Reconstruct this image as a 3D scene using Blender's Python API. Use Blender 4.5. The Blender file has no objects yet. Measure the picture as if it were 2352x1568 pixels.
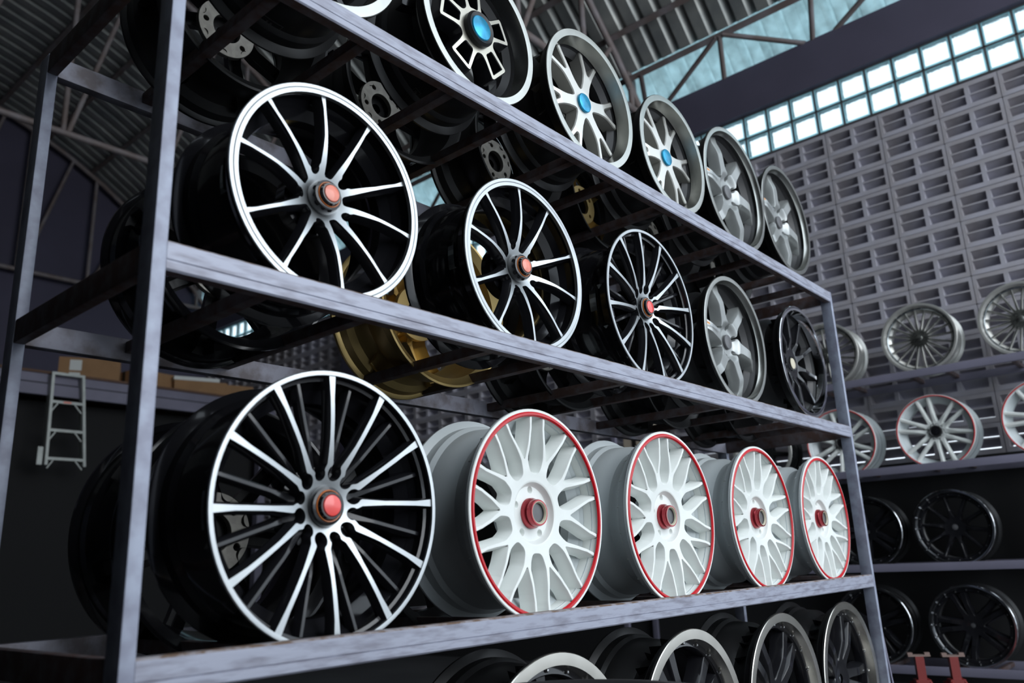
import bpy, bmesh, math, random
import numpy as np
from mathutils import Vector, Matrix
random.seed(7)
PI = math.pi
S = bpy.context.scene
COL = S.collection
# ------------------------------------------------------------------ camera
cd = bpy.data.cameras.new('camera'); cam = bpy.data.objects.new('camera', cd); COL.objects.link(cam)
RX = Vector((0.6583, -0.7516, -0.0413)); RZ = Vector((0.7325, 0.6273, 0.2644))
RX.normalize(); RZ = (RZ - RZ.dot(RX) * RX).normalized(); UP = RX.cross(RZ)
M = Matrix((RX, UP, -RZ)).transposed().to_4x4(); M.translation = Vector((-0.50945, -1.13732, 0.14432))
cam.matrix_world = M
cd.sensor_width = 36.0; cd.lens = 1856.46 / 2352 * 36; cd.clip_start = 0.05; cd.clip_end = 200
cd.dof.use_dof = True; cd.dof.focus_distance = 2.15; cd.dof.aperture_fstop = 3.2
S.camera = cam
# ------------------------------------------------------------------ world, lights, exposure
wd = bpy.data.worlds.new('sky'); S.world = wd; wd.use_nodes = True
nt = wd.node_tree; bg = nt.nodes['Background']
bg.inputs[0].default_value = (0.80, 0.90, 1.0, 1); bg.inputs[1].default_value = 2.0

def area(name, loc, target, sx, sy, power, col):
    l = bpy.data.lights.new(name, 'AREA'); l.shape = 'RECTANGLE'; l.size = sx; l.size_y = sy
    l.energy = power; l.color = col
    o = bpy.data.objects.new(name, l); COL.objects.link(o); o.location = loc
    o.rotation_euler = (Vector(target) - Vector(loc)).to_track_quat('-Z', 'Y').to_euler()
    return o
area('daylight_front', (2.6, -6.5, 3.2), (1.6, 0.0, 0.7), 6.0, 4.5, 230, (0.96, 0.98, 1.0))
vs = S.view_settings
vs.view_transform = 'Standard'; vs.look = 'None'; vs.gamma = 1.0; vs.use_curve_mapping = False
vs.exposure = 0.15

# ------------------------------------------------------------------ materials
def mat(name, col, rough=0.5, metal=0.0, noise=0.0, nscale=20.0, col2=None, bump=0.0, coat=0.0, stretch=None, spec=0.5, lo=0.4, hi=0.65):
    m = bpy.data.materials.new(name); m.use_nodes = True
    t = m.node_tree; b = t.nodes['Principled BSDF']
    b.inputs['Base Color'].default_value = (*col, 1); b.inputs['Roughness'].default_value = rough
    b.inputs['Metallic'].default_value = metal; b.inputs['Coat Weight'].default_value = coat
    b.inputs['Coat Roughness'].default_value = 0.05
    b.inputs['Specular IOR Level'].default_value = spec
    if noise or bump or col2:
        tc = t.nodes.new('ShaderNodeTexCoord'); n = t.nodes.new('ShaderNodeTexNoise')
        n.inputs['Scale'].default_value = nscale; n.inputs['Detail'].default_value = 6
        src = tc.outputs['Object']
        if stretch:
            mp = t.nodes.new('ShaderNodeMapping'); mp.inputs['Scale'].default_value = stretch
            t.links.new(src, mp.inputs['Vector']); src = mp.outputs['Vector']
        t.links.new(src, n.inputs['Vector'])
        if col2 or noise:
            r = t.nodes.new('ShaderNodeValToRGB')
            c2 = col2 if col2 else tuple(c * (1 - noise) for c in col)
            r.color_ramp.elements[0].position = lo; r.color_ramp.elements[0].color = (*c2, 1)
            r.color_ramp.elements[1].position = hi; r.color_ramp.elements[1].color = (*col, 1)
            t.links.new(n.outputs['Fac'], r.inputs['Fac']); t.links.new(r.outputs['Color'], b.inputs['Base Color'])
        if bump:
            bp = t.nodes.new('ShaderNodeBump'); bp.inputs['Strength'].default_value = bump; bp.inputs['Distance'].default_value = 0.004
            t.links.new(n.outputs['Fac'], bp.inputs['Height']); t.links.new(bp.outputs['Normal'], b.inputs['Normal'])
    return m
MT = dict(
    machined=mat('machined aluminium', (0.45, 0.475, 0.49), 0.38, 0.9, noise=0.14, nscale=9, stretch=(1, 1, 1)),
    champagne=mat('champagne aluminium', (0.52, 0.50, 0.43), 0.33, 0.85, noise=0.2, nscale=8),
    lip=mat('polished aluminium lip', (0.50, 0.51, 0.48), 0.24, 0.95, noise=0.12, nscale=14),
    tanlip=mat('warm polished lip', (0.80, 0.77, 0.70), 0.22, 0.95, noise=0.1, nscale=14),
    silver=mat('silver paint', (0.62, 0.615, 0.58), 0.32, 0.55, coat=0.4),
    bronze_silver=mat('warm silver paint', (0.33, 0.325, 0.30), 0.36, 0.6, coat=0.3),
    greysilver=mat('satin grey paint', (0.34, 0.355, 0.35), 0.36, 0.55, coat=0.2),
    chrome=mat('chrome', (0.75, 0.77, 0.8), 0.08, 1.0),
    darkchrome=mat('dark chrome', (0.30, 0.33, 0.34), 0.18, 0.95),
    gloss=mat('gloss black paint', (0.010, 0.010, 0.012), 0.14, 0.0, coat=0.2, spec=0.35),
    satin=mat('satin black paint', (0.020, 0.020, 0.021), 0.36, spec=0.4),
    white=mat('white paint', (0.80, 0.83, 0.80), 0.38, 0.0, noise=0.05, nscale=6, coat=0.15),
    whitebarrel=mat('pale grey white paint', (0.66, 0.71, 0.72), 0.36, coat=0.1),
    redline=mat('red stripe paint', (0.56, 0.004, 0.012), 0.35, coat=0.1),
    redanod=mat('red anodised aluminium', (0.32, 0.02, 0.03), 0.22, 0.7, coat=0.4),
    redcap=mat('red cap enamel', (0.85, 0.07, 0.06), 0.28, coat=0.5),
    coralcap=mat('coral cap enamel', (0.80, 0.20, 0.12), 0.32, coat=0.5),
    orange=mat('orange ring paint', (0.55, 0.15, 0.03), 0.35),
    bluecap=mat('blue brushed cap', (0.02, 0.36, 0.62), 0.25, 0.5, noise=0.4, nscale=30),
    cream=mat('cream ring', (0.60, 0.55, 0.42), 0.4),
    gold=mat('gold paint', (0.58, 0.42, 0.17), 0.34, 0.75),
    hubpad=mat('bare cast aluminium', (0.42, 0.40, 0.36), 0.45, 0.6, noise=0.25, nscale=40),
    rivet=mat('steel rivet', (0.6, 0.6, 0.6), 0.25, 1.0),
    steel=mat('grey painted steel', (0.335, 0.35, 0.43), 0.46, 0.15, col2=(0.21, 0.21, 0.26), nscale=16, stretch=(1, 6, 6), bump=0.12, lo=0.33, hi=0.56),
    steelpost=mat('grey painted steel post', (0.32, 0.35, 0.44), 0.46, 0.15, col2=(0.22, 0.23, 0.30), nscale=22, bump=0.12, lo=0.36, hi=0.60),
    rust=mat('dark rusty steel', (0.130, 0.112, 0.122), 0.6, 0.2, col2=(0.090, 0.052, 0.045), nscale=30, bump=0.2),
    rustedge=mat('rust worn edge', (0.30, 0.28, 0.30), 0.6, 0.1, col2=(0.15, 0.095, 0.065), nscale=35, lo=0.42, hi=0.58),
    labelgrey=mat('printed grey label', (0.11, 0.11, 0.11), 0.5),
    backsteel=mat('weathered grey steel', (0.30, 0.30, 0.36), 0.5, 0.2, col2=(0.15, 0.13, 0.14), nscale=18, bump=0.15, lo=0.38, hi=0.6),
    block=mat('grey concrete block', (0.43, 0.42, 0.48), 0.8, col2=(0.34, 0.315, 0.325), nscale=3, bump=0.15),
    purple=mat('dark purple wall paint', (0.075, 0.068, 0.110), 0.8, noise=0.15, nscale=1.5),
    beam=mat('dark violet beam paint', (0.085, 0.075, 0.115), 0.7, noise=0.12, nscale=2),
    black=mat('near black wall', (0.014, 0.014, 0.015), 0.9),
    mortar=mat('grey mortar', (0.34, 0.33, 0.37), 0.8),
    roof=mat('galvanised roof sheet', (0.52, 0.53, 0.50), 0.40, 0.4, col2=(0.26, 0.28, 0.28), nscale=3.0, lo=0.3, hi=0.7, bump=0.1),
    tube=mat('dull painted tube', (0.24, 0.215, 0.225), 0.6, 0.1, col2=(0.18, 0.14, 0.13), nscale=5),
    floor=mat('concrete floor', (0.055, 0.055, 0.058), 0.7, noise=0.3, nscale=2),
    carton=mat('brown cardboard', (0.34, 0.19, 0.09), 0.8, noise=0.12, nscale=6),
    tape=mat('dark packing tape', (0.02, 0.017, 0.015), 0.4),
    paper=mat('white paper', (0.72, 0.74, 0.72), 0.7),
    alu=mat('dull aluminium', (0.42, 0.44, 0.42), 0.45, 0.4, noise=0.15, nscale=12),
    deck=mat('brown board', (0.13, 0.07, 0.045), 0.8),
    violetsteel=mat('violet grey steel', (0.21, 0.20, 0.27), 0.6, 0.1, noise=0.15, nscale=3),
    rubber=mat('black rubber', (0.014, 0.014, 0.015), 0.6),
    jackred=mat('red jack paint', (0.20, 0.018, 0.015), 0.4, coat=0.2),
    rustpale=mat('pale worn steel', (0.22, 0.15, 0.13), 0.6, 0.2),
    creamcard=mat('cream card', (0.52, 0.44, 0.34), 0.8),
    sticker=mat('orange sticker', (0.62, 0.25, 0.05), 0.5),
    slate=mat('slate grey disc', (0.10, 0.10, 0.105), 0.35),
    ground=mat('pale paving', (0.38, 0.38, 0.38), 0.9),
)
def glass_mat():
    m = bpy.data.materials.new('rippled glass'); m.use_nodes = True; t = m.node_tree; t.nodes.clear()
    out = t.nodes.new('ShaderNodeOutputMaterial'); g = t.nodes.new('ShaderNodeBsdfRefraction')
    g.inputs['Color'].default_value = (0.93, 1.0, 1.0, 1); g.inputs['Roughness'].default_value = 0.06; g.inputs['IOR'].default_value = 1.25
    tr = t.nodes.new('ShaderNodeBsdfTranslucent'); tr.inputs['Color'].default_value = (0.55, 0.86, 0.92, 1)
    gl = t.nodes.new('ShaderNodeBsdfGlossy'); gl.inputs['Roughness'].default_value = 0.1
    mx = t.nodes.new('ShaderNodeMixShader'); mx.inputs[0].default_value = 0.35
    mx2 = t.nodes.new('ShaderNodeMixShader'); mx2.inputs[0].default_value = 0.05
    tc = t.nodes.new('ShaderNodeTexCoord'); n = t.nodes.new('ShaderNodeTexNoise'); n.inputs['Scale'].default_value = 40; n.inputs['Detail'].default_value = 3
    b = t.nodes.new('ShaderNodeBump'); b.inputs['Strength'].default_value = 0.7; b.inputs['Distance'].default_value = 0.01
    t.links.new(tc.outputs['Object'], n.inputs['Vector']); t.links.new(n.outputs['Fac'], b.inputs['Height'])
    t.links.new(b.outputs['Normal'], g.inputs['Normal']); t.links.new(b.outputs['Normal'], gl.inputs['Normal'])
    t.links.new(g.outputs[0], mx.inputs[1]); t.links.new(tr.outputs[0], mx.inputs[2])
    t.links.new(mx.outputs[0], mx2.inputs[1]); t.links.new(gl.outputs[0], mx2.inputs[2])
    t.links.new(mx2.outputs[0], out.inputs['Surface'])
    return m
MT['glass'] = glass_mat()
def edge_glass():
    m = bpy.data.materials.new('glass block edge'); m.use_nodes = True; t = m.node_tree; t.nodes.clear()
    out = t.nodes.new('ShaderNodeOutputMaterial'); tr = t.nodes.new('ShaderNodeBsdfTranslucent'); tr.inputs['Color'].default_value = (0.42, 0.78, 0.85, 1)
    gl = t.nodes.new('ShaderNodeBsdfGlossy'); gl.inputs['Roughness'].default_value = 0.15; gl.inputs['Color'].default_value = (0.8, 0.95, 1, 1)
    mx = t.nodes.new('ShaderNodeMixShader'); mx.inputs[0].default_value = 0.12
    t.links.new(tr.outputs[0], mx.inputs[1]); t.links.new(gl.outputs[0], mx.inputs[2]); t.links.new(mx.outputs[0], out.inputs['Surface'])
    return m
MT['glassedge'] = edge_glass()
def skylight_mat():
    m = bpy.data.materials.new('fibreglass roof light'); m.use_nodes = True; t = m.node_tree; t.nodes.clear()
    out = t.nodes.new('ShaderNodeOutputMaterial'); tr = t.nodes.new('ShaderNodeBsdfTranslucent')
    df = t.nodes.new('ShaderNodeBsdfDiffuse'); df.inputs['Color'].default_value = (0.30, 0.36, 0.36, 1)
    n = t.nodes.new('ShaderNodeTexNoise'); n.inputs['Scale'].default_value = 7; n.inputs['Detail'].default_value = 8
    tc = t.nodes.new('ShaderNodeTexCoord'); r = t.nodes.new('ShaderNodeValToRGB')
    r.color_ramp.elements[0].position = 0.35; r.color_ramp.elements[0].color = (0.20, 0.30, 0.31, 1)
    r.color_ramp.elements[1].position = 0.7; r.color_ramp.elements[1].color = (0.40, 0.60, 0.63, 1)
    mx = t.nodes.new('ShaderNodeMixShader'); mx.inputs[0].default_value = 0.35
    t.links.new(tc.outputs['Object'], n.inputs['Vector']); t.links.new(n.outputs['Fac'], r.inputs['Fac']); t.links.new(r.outputs['Color'], tr.inputs['Color'])
    t.links.new(tr.outputs[0], mx.inputs[1]); t.links.new(df.outputs[0], mx.inputs[2]); t.links.new(mx.outputs[0], out.inputs['Surface'])
    return m
MT['skylight'] = skylight_mat()

# ------------------------------------------------------------------ helpers
def mesh(name, V, Fc, mats, idx=None, smooth=False, angle=None):
    me = bpy.data.meshes.new(name); me.from_pydata([tuple(v) for v in V], [], Fc)
    for m in (mats if isinstance(mats, (list, tuple)) else [mats]): me.materials.append(MT[m] if isinstance(m, str) else m)
    if idx is not None: me.polygons.foreach_set('material_index', idx)
    if smooth:
        me.polygons.foreach_set('use_smooth', [True] * len(me.polygons))
        if angle: me.set_sharp_from_angle(angle=math.radians(angle))
    me.update(); return me
def obj(name, me, parent=None, loc=(0, 0, 0), rot=(0, 0, 0)):
    o = bpy.data.objects.new(name, me); COL.objects.link(o); o.location = loc; o.rotation_euler = rot
    if parent: o.parent = parent
    return o
def tag(o, label, cat, group=None):
    o['label'] = label; o['category'] = cat
    if group: o['group'] = group
    return o
def thing(name, label, cat, loc=(0, 0, 0), rot=(0, 0, 0), group=None):
    return tag(obj(name, None, None, loc, rot), label, cat, group)
def struct(o): o['kind'] = 'structure'; return o
class MB:
    def __init__(s): s.V = []; s.F = []; s.I = []
    def quad(s, a, b, c, d, i=0):
        k = len(s.V); s.V += [a, b, c, d]; s.F.append((k, k + 1, k + 2, k + 3)); s.I.append(i)
    def box(s, x0, y0, z0, x1, y1, z1, i=0):
        k = len(s.V)
        s.V += [(x0, y0, z0), (x1, y0, z0), (x1, y1, z0), (x0, y1, z0), (x0, y0, z1), (x1, y0, z1), (x1, y1, z1), (x0, y1, z1)]
        for f in ((0, 3, 2, 1), (4, 5, 6, 7), (0, 1, 5, 4), (1, 2, 6, 5), (2, 3, 7, 6), (3, 0, 4, 7)):
            s.F.append(tuple(k + q for q in f)); s.I.append(i)
        return s
    def tube(s, a, b, r, n=8, i=0, r2=None):
        a = Vector(a); b = Vector(b); d = (b - a).normalized()
        u = d.cross(Vector((0, 0, 1)) if abs(d.z) < 0.9 else Vector((1, 0, 0))).normalized(); v = d.cross(u)
        k = len(s.V); r2 = r if r2 is None else r2
        for p, rr in ((a, r), (b, r2)):
            for j in range(n):
                t = 2 * PI * j / n; s.V.append(tuple(p + rr * (math.cos(t) * u + math.sin(t) * v)))
        for j in range(n):
            q = (j + 1) % n; s.F.append((k + j, k + q, k + n + q, k + n + j)); s.I.append(i)
        s.F.append(tuple(k + j for j in reversed(range(n)))); s.I.append(i)
        s.F.append(tuple(k + n + j for j in range(n))); s.I.append(i)
        return s
    def bar(s, a, b, w, h, up=(0, 0, 1), i=0):
        a = Vector(a); b = Vector(b); d = (b - a).normalized(); up = Vector(up)
        u = d.cross(up).normalized(); v = u.cross(d)
        k = len(s.V)
        for p in (a, b):
            for sx, sy in ((-1, -1), (1, -1), (1, 1), (-1, 1)): s.V.append(tuple(p + sx * w / 2 * u + sy * h / 2 * v))
        for f in ((0, 1, 2, 3), (7, 6, 5, 4), (0, 4, 5, 1), (1, 5, 6, 2), (2, 6, 7, 3), (3, 7, 4, 0)):
            s.F.append(tuple(k + q for q in f)); s.I.append(i)
        return s
    def build(s, name, mats, parent=None, loc=(0, 0, 0), rot=(0, 0, 0), smooth=False, angle=None):
        return obj(name, s.mesh(name, mats, smooth, angle), parent, loc, rot)
    def mesh(s, name, mats, smooth=False, angle=None): return mesh(name, s.V, s.F, mats, s.I, smooth, angle)
def bevel_box_mesh(name, x0, y0, z0, x1, y1, z1, m, bev):
    bm = bmesh.new(); bmesh.ops.create_cube(bm, size=1)
    for v in bm.verts: v.co = Vector(((x0 + x1) / 2 + v.co.x * (x1 - x0), (y0 + y1) / 2 + v.co.y * (y1 - y0), (z0 + z1) / 2 + v.co.z * (z1 - z0)))
    bmesh.ops.bevel(bm, geom=bm.edges[:], offset=bev, segments=2, affect='EDGES', profile=0.6)
    me = bpy.data.meshes.new(name); bm.to_mesh(me); bm.free(); me.materials.append(MT[m])
    me.polygons.foreach_set('use_smooth', [True] * len(me.polygons)); me.set_sharp_from_angle(angle=math.radians(50)); return me
# lathe about the wheel axis: profile of (r, y), y grows away from the face; face looks to -Y
def lathe(name, prof, mats, n=72, closed=False, idx=None, angle=35):
    V = []; Fc = []; I = []
    for (r, y) in prof:
        for j in range(n):
            t = 2 * PI * j / n; V.append((r * math.sin(t), y, r * math.cos(t)))
    m = len(prof); rows = m if closed else m - 1
    for a in range(rows):
        b = (a + 1) % m
        for j in range(n):
            q = (j + 1) % n; Fc.append((a * n + j, a * n + q, b * n + q, b * n + j)); I.append(idx[a] if idx else 0)
    return mesh(name, V, Fc, mats, I, True, angle)
def disc_prof(*p): return [(max(r, 1e-4), y) for r, y in p]

# ------------------------------------------------------------------ cast spokes from signed distance fields
def smin(a, b, k):
    h = np.clip(0.5 + 0.5 * (b - a) / k, 0, 1); return b * (1 - h) + a * h - k * h * (1 - h)
def seg(x, z, ax, az, bx, bz, ra, rb):
    dx, dz = bx - ax, bz - az; t = np.clip(((x - ax) * dx + (z - az) * dz) / (dx * dx + dz * dz), 0, 1)
    return np.hypot(x - ax - t * dx, z - az - t * dz) - (ra + (rb - ra) * t)
def poly(x, z, pts):      # pts: (r, angle in degrees from up, half width)
    d = None
    P = [(r * math.sin(math.radians(a)), r * math.cos(math.radians(a)), w) for r, a, w in pts]
    for p, q in zip(P[:-1], P[1:]):
        e = seg(x, z, p[0], p[1], q[0], q[1], p[2], q[2]); d = e if d is None else np.minimum(d, e)
    return d
def sector(name, n, sdf, r0, r1, yf, depth, draft, R, mats, NR=44, NT=22, bev=0.004, sym=True, backr=None):
    """one n-th of a cast wheel centre as a solid: flat top where sdf<0, walls that flare by draft down to depth"""
    th = np.linspace(-PI / n, PI / n, NT + 1); rr = np.linspace(r0, r1, NR + 1)
    RR, TH = np.meshgrid(rr, th, indexing='ij'); X = RR * np.sin(TH); Z = RR * np.cos(TH)
    D = sdf(X, Z)
    V = []; Fc = []; I = []; key = {}; bound = {}
    def gv(i, j):
        k = ('v', i, j)
        if k not in key: key[k] = len(V); V.append([X[i, j], Z[i, j]])
        return key[k]
    def ev(a, b):
        k = ('e',) + tuple(sorted((a, b)))
        if k not in key:
            da, db = D[a], D[b]; t = da / (da - db)
            key[k] = len(V); V.append([X[a] + (X[b] - X[a]) * t, Z[a] + (Z[b] - Z[a]) * t])
        return key[k]
    walls = []
    for i in range(NR):
        for j in range(NT):
            c = [(i, j), (i + 1, j), (i + 1, j + 1), (i, j + 1)]
            ins = [D[q] < 0 for q in c]
            if not any(ins): continue
            if all(ins): Fc.append([gv(*q) for q in c]); continue
            pl = []; cut = []
            for k in range(4):
                a, b = c[k], c[(k + 1) % 4]
                if ins[k]: pl.append(gv(*a))
                if ins[k] != ins[(k + 1) % 4]:
                    e = ev(a, b); pl.append(e); cut.append((e, ins[k]))
            if len(pl) >= 3: Fc.append(pl)
            for k in range(len(cut)):           # wall from an exit point to the next entry point
                if cut[k][1]: walls.append((cut[k][0], cut[(k + 1) % len(cut)][0]))
    P = np.array(V); nf = len(Fc)
    eps = 1e-4
    def grad(p):
        gx = sdf(p[:, 0] + eps, p[:, 1]) - sdf(p[:, 0] - eps, p[:, 1]); gz = sdf(p[:, 0], p[:, 1] + eps) - sdf(p[:, 0], p[:, 1] - eps)
        g = np.stack([gx, gz], 1); return g / (np.linalg.norm(g, axis=1, keepdims=True) + 1e-9)
    used = sorted({k for w in walls for k in w}); pos = {k: q for q, k in enumerate(used)}
    PO = P[used] if used else np.zeros((0, 2)); G = grad(PO) if used else PO
    rad = np.hypot(P[:, 0], P[:, 1]); Y = yf(rad)
    out = [(p[0] * R, y, p[1] * R) for p, y in zip(P, Y)]
    I = [0] * nf; base = len(out)
    wl = math.radians(180.0 / n)
    lev = [(bev, 0.25, bev), (bev + draft, 1.0, None)]
    yo = yf(np.hypot(PO[:, 0], PO[:, 1])) if used else []
    for off, fr, dz in lev:
        Q = PO + G * off
        ang = np.arctan2(Q[:, 0], Q[:, 1]); rq = np.hypot(Q[:, 0], Q[:, 1]); ang = np.clip(ang, -wl, wl); rq = np.minimum(rq, r1 + 0.004)
        for q in range(len(used)):
            y = yo[q] + (dz * R if dz is not None else depth * R)
            out.append((rq[q] * math.sin(ang[q]) * R, y, rq[q] * math.cos(ang[q]) * R))
    nu = len(used)
    for a, b in walls:
        pa, pb = base + pos[a], base + pos[b]
        Fc.append([b, a, pa, pb]); I.append(1)
        Fc.append([pb, pa, pa + nu, pb + nu]); I.append(1)
    # orientation: front faces must look to -Y
    F2 = []
    for k, f in enumerate(Fc):
        F2.append(tuple(f[::-1]) if k < nf else tuple(f))
    me = mesh(name, out, F2, mats, I, True, 32)
    bm = bmesh.new(); bm.from_mesh(me); bmesh.ops.recalc_face_normals(bm, faces=bm.faces[:])
    s = sum(f.normal.y * f.calc_area() for f in bm.faces if f.material_index == 0)
    if s > 0: bmesh.ops.reverse_faces(bm, faces=bm.faces[:])
    bm.to_mesh(me); bm.free(); me.set_sharp_from_angle(angle=math.radians(32))
    return me
MC = {}
def cached(key, fn):
    if key not in MC: MC[key] = fn()
    return MC[key]
def ystep(*pts):      # smooth piecewise depth over r
    xs = [p[0] for p in pts]; ys = [p[1] for p in pts]
    def f(r):
        r = np.asarray(r, float); i = np.clip(np.searchsorted(xs, r) - 1, 0, len(xs) - 2)
        xa = np.array(xs)[i]; xb = np.array(xs)[i + 1]; ya = np.array(ys)[i]; yb = np.array(ys)[i + 1]
        t = np.clip((r - xa) / (xb - xa), 0, 1); t = t * t * (3 - 2 * t) * 0.6 + 0.4 * t
        return ya + (yb - ya) * t
    return f

# ---- designs: everything in units of the wheel radius except y (metres)
def d_multi(R):       # 12 machined spokes meeting in pairs
    def sdf(x, z):
        x = np.abs(x)
        s = poly(x, z, [(0.17, 24, 0.045), (0.30, 11.5, 0.026), (0.50, 14.0, 0.0165), (0.80, 15, 0.0185), (0.99, 15, 0.030)])
        d = smin(s, np.hypot(x, z) - 0.190, 0.03)
        a = math.radians(30); h2 = np.hypot(x - .240 * math.sin(a), z - .240 * math.cos(a)) - .048
        hole = np.hypot(x, z - 0.250) - 0.058
        return np.maximum(np.maximum(d, -hole), -h2)
    return [('spoke', sector('spoke', 6, sdf, 0.09, 0.972, lambda q: .030 * (1 - np.clip((np.asarray(q) - .13) / .80, 0, 1)) ** 2.4, 0.085, 0.02, R, ['machined', 'gloss'], NR=56, NT=36), 6)]
def d_multi_black(R):
    def sdf(x, z): return poly(x, z, [(0.22, 0, 0.028), (0.45, 0, 0.012), (0.94, 0, 0.012)])
    return sector('recessed_spoke', 12, sdf, 0.2, 0.955, ystep((0, .05), (.25, .045), (.5, .03), (.96, .022)), 0.07, 0.018, R, ['gloss', 'gloss'], NR=24, NT=16, bev=0.008)
def d_swirl(R):       # ten slim machined spokes in five pairs
    def sdf(x, z):
        xx = np.abs(x)
        s = poly(xx, z, [(0.20, 26, 0.055), (0.30, 17.5, 0.028), (0.55, 16.2, 0.0155), (0.80, 16.6, 0.015), (0.90, 16.8, 0.020), (0.97, 16.8, 0.04)])
        d = smin(s, np.hypot(x, z) - 0.205, 0.03)
        h1 = np.hypot(x, z - 0.275) - 0.050
        a = math.radians(36); h2 = np.hypot(xx - 0.265 * math.sin(a), z - 0.265 * math.cos(a)) - 0.048
        return np.maximum(np.maximum(d, -h1), -h2)
    return [('spoke', sector('spoke', 5, sdf, 0.10, 0.93, lambda q: .003 + .031 * (1 - np.clip((np.asarray(q) - .15) / .58, 0, 1)) ** 2.2, 0.11, 0.03, R, ['machined', 'gloss'], NR=56, NT=40), 5)]
def d_mesh(R):        # white ten-arm mesh
    def sdf(x, z):
        r = np.hypot(x, z); th = np.abs(np.arctan2(x, z)); al = np.abs(th - PI / 10)
        X = r * np.sin(al); Z = r * np.cos(al)
        arm = seg(X, Z, 0, .30, 0, .48, .072, .040)
        sp = poly(X, Z, [(.46, 1.0, .026), (.55, 4.0, .018), (.68, 8.4, .0125), (.82, 11.2, .0115), (.96, 12.0, .014)])
        d = smin(smin(arm, sp, .028), r - .375, .045)
        a0 = np.abs(th)
        hole = np.hypot(r * np.sin(a0), r * np.cos(a0) - .225) - .038
        ring = np.maximum(r - 2, .945 - r)
        return np.maximum(np.minimum(d, ring), -hole)
    return [('spoke', sector('spoke', 5, sdf, .09, .957, ystep((0, .030), (.262, .030), (.30, .016), (.45, .012), (.7, .004), (.93, .001)), .15, .036, R, ['white', 'white'], NR=72, NT=64, bev=.006), 5)]
def d_ysix(R):        # silver six-arm with forked tips
    def sdf(x, z):
        ax = np.abs(x)
        arm = seg(x, z, 0, .10, 0, .46, .085, .066)
        fork = poly(ax, z, [(.40, 3, .045), (.60, 8.0, .026), (.90, 12.0, .028)])
        d = smin(smin(arm, fork, .03), np.hypot(x, z) - .20, .06)
        slot = seg(x, z, 0, .58, 0, .90, .022, .085)
        return np.maximum(d, -slot)
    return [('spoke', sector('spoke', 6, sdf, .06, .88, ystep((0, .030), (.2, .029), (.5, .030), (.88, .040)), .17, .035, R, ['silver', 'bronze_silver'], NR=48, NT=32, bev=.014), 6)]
def d_star(R):        # five double-fingered arms, black with machined face
    def sdf(x, z):
        ax = np.abs(x)
        f = poly(ax, z, [(.24, 24, .04), (.40, 17, .024), (.60, 14.5, .022)])
        bar = seg(x, z, -.13, .585, .13, .585, .022, .022)
        d = smin(np.minimum(f, bar), np.hypot(x, z) - .30, .04)
        pocket = seg(x, z, 0, .40, 0, .47, .055, .075)
        return np.maximum(d, -pocket)
    return [('spoke', sector('spoke', 5, sdf, .08, .66, ystep((0, .014), (.3, .014), (.66, .018)), .20, .03, R, ['champagne', 'gloss'], NR=44, NT=36, bev=.01), 5)]
def d_star_drop(R):
    def sdf(x, z): return seg(x, z, 0, .50, 0, .93, .115, .085)
    return sector('spoke_drop', 5, sdf, .42, .93, ystep((.4, .04), (.62, .045), (.93, .085)), .12, .02, R, ['gloss', 'gloss'], NR=20, NT=24, bev=.01)
def d_six(R, m='greysilver', dep=.022):
    def sdf(x, z):
        s = poly(x, z, [(.15, 0, .11), (.40, 1.0, .074), (.62, 3.0, .066), (.80, 5.5, .072), (.94, 9, .11)])
        d = smin(s, np.hypot(x, z) - .28, .10)
        a = math.radians(30); rr = np.hypot(x, z); th = np.abs(np.arctan2(x, z))
        hole = np.hypot(rr * np.sin(a - th), rr * np.cos(a - th) - .235) - .045
        return np.maximum(d, -hole)
    return [('spoke', sector('spoke', 6, sdf, .07, .90, ystep((0, .040), (.20, .040), (.32, .022), (.6, dep - .004), (.90, dep + .016)), .17, .045, R, [m, m], NR=40, NT=30, bev=.012), 6)]
def d_tenblack(R, m='gloss', dep=.03, n=10, w=.022):
    def sdf(x, z):
        s = poly(x, z, [(.2, 0, .06), (.4, 0, w * 1.15), (.75, 0, w), (.92, 0, w * 1.7)])
        return smin(s, np.hypot(x, z) - .24, .06)
    return [('spoke', sector('spoke', n, sdf, .07, .92, ystep((0, dep + .022), (.22, dep + .02), (.45, dep + .004), (.92, dep)), .14, .03, R, [m, m], NR=36, NT=20, bev=.01), n)]
def d_fifteen(R):     # silver twenty thin spokes
    def sdf(x, z):
        s = poly(x, z, [(.16, 0, .05), (.30, 0, .022), (.60, 0, .014), (.90, 0, .014)])
        d = smin(s, np.hypot(x, z) - .20, .04)
        return d
    return [('spoke', sector('spoke', 20, sdf, .07, .90, ystep((0, .022), (.2, .024), (.4, .030), (.9, .038)), .07, .012, R, ['lip', 'silver'], NR=36, NT=10, bev=.006), 20)]
def d_sixpair(R):     # white six pairs of parallel spokes
    def sdf(x, z):
        ax = np.abs(x)
        s = poly(ax, z, [(.2, 20, .05), (.34, 14, .028), (.60, 10.8, .020), (.95, 9.6, .026)])
        d = smin(s, np.hypot(x, z) - .25, .06)
        a = np.arctan2(x, z); r = np.hypot(x, z)
        return np.maximum(d, -(np.hypot(x, z - .22) - .032))
    return [('spoke', sector('spoke', 6, sdf, .07, .945, ystep((0, .030), (.25, .028), (.5, .014), (.94, .010)), .10, .03, R, ['white', 'white'], NR=40, NT=30, bev=.01), 6)]
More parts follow.
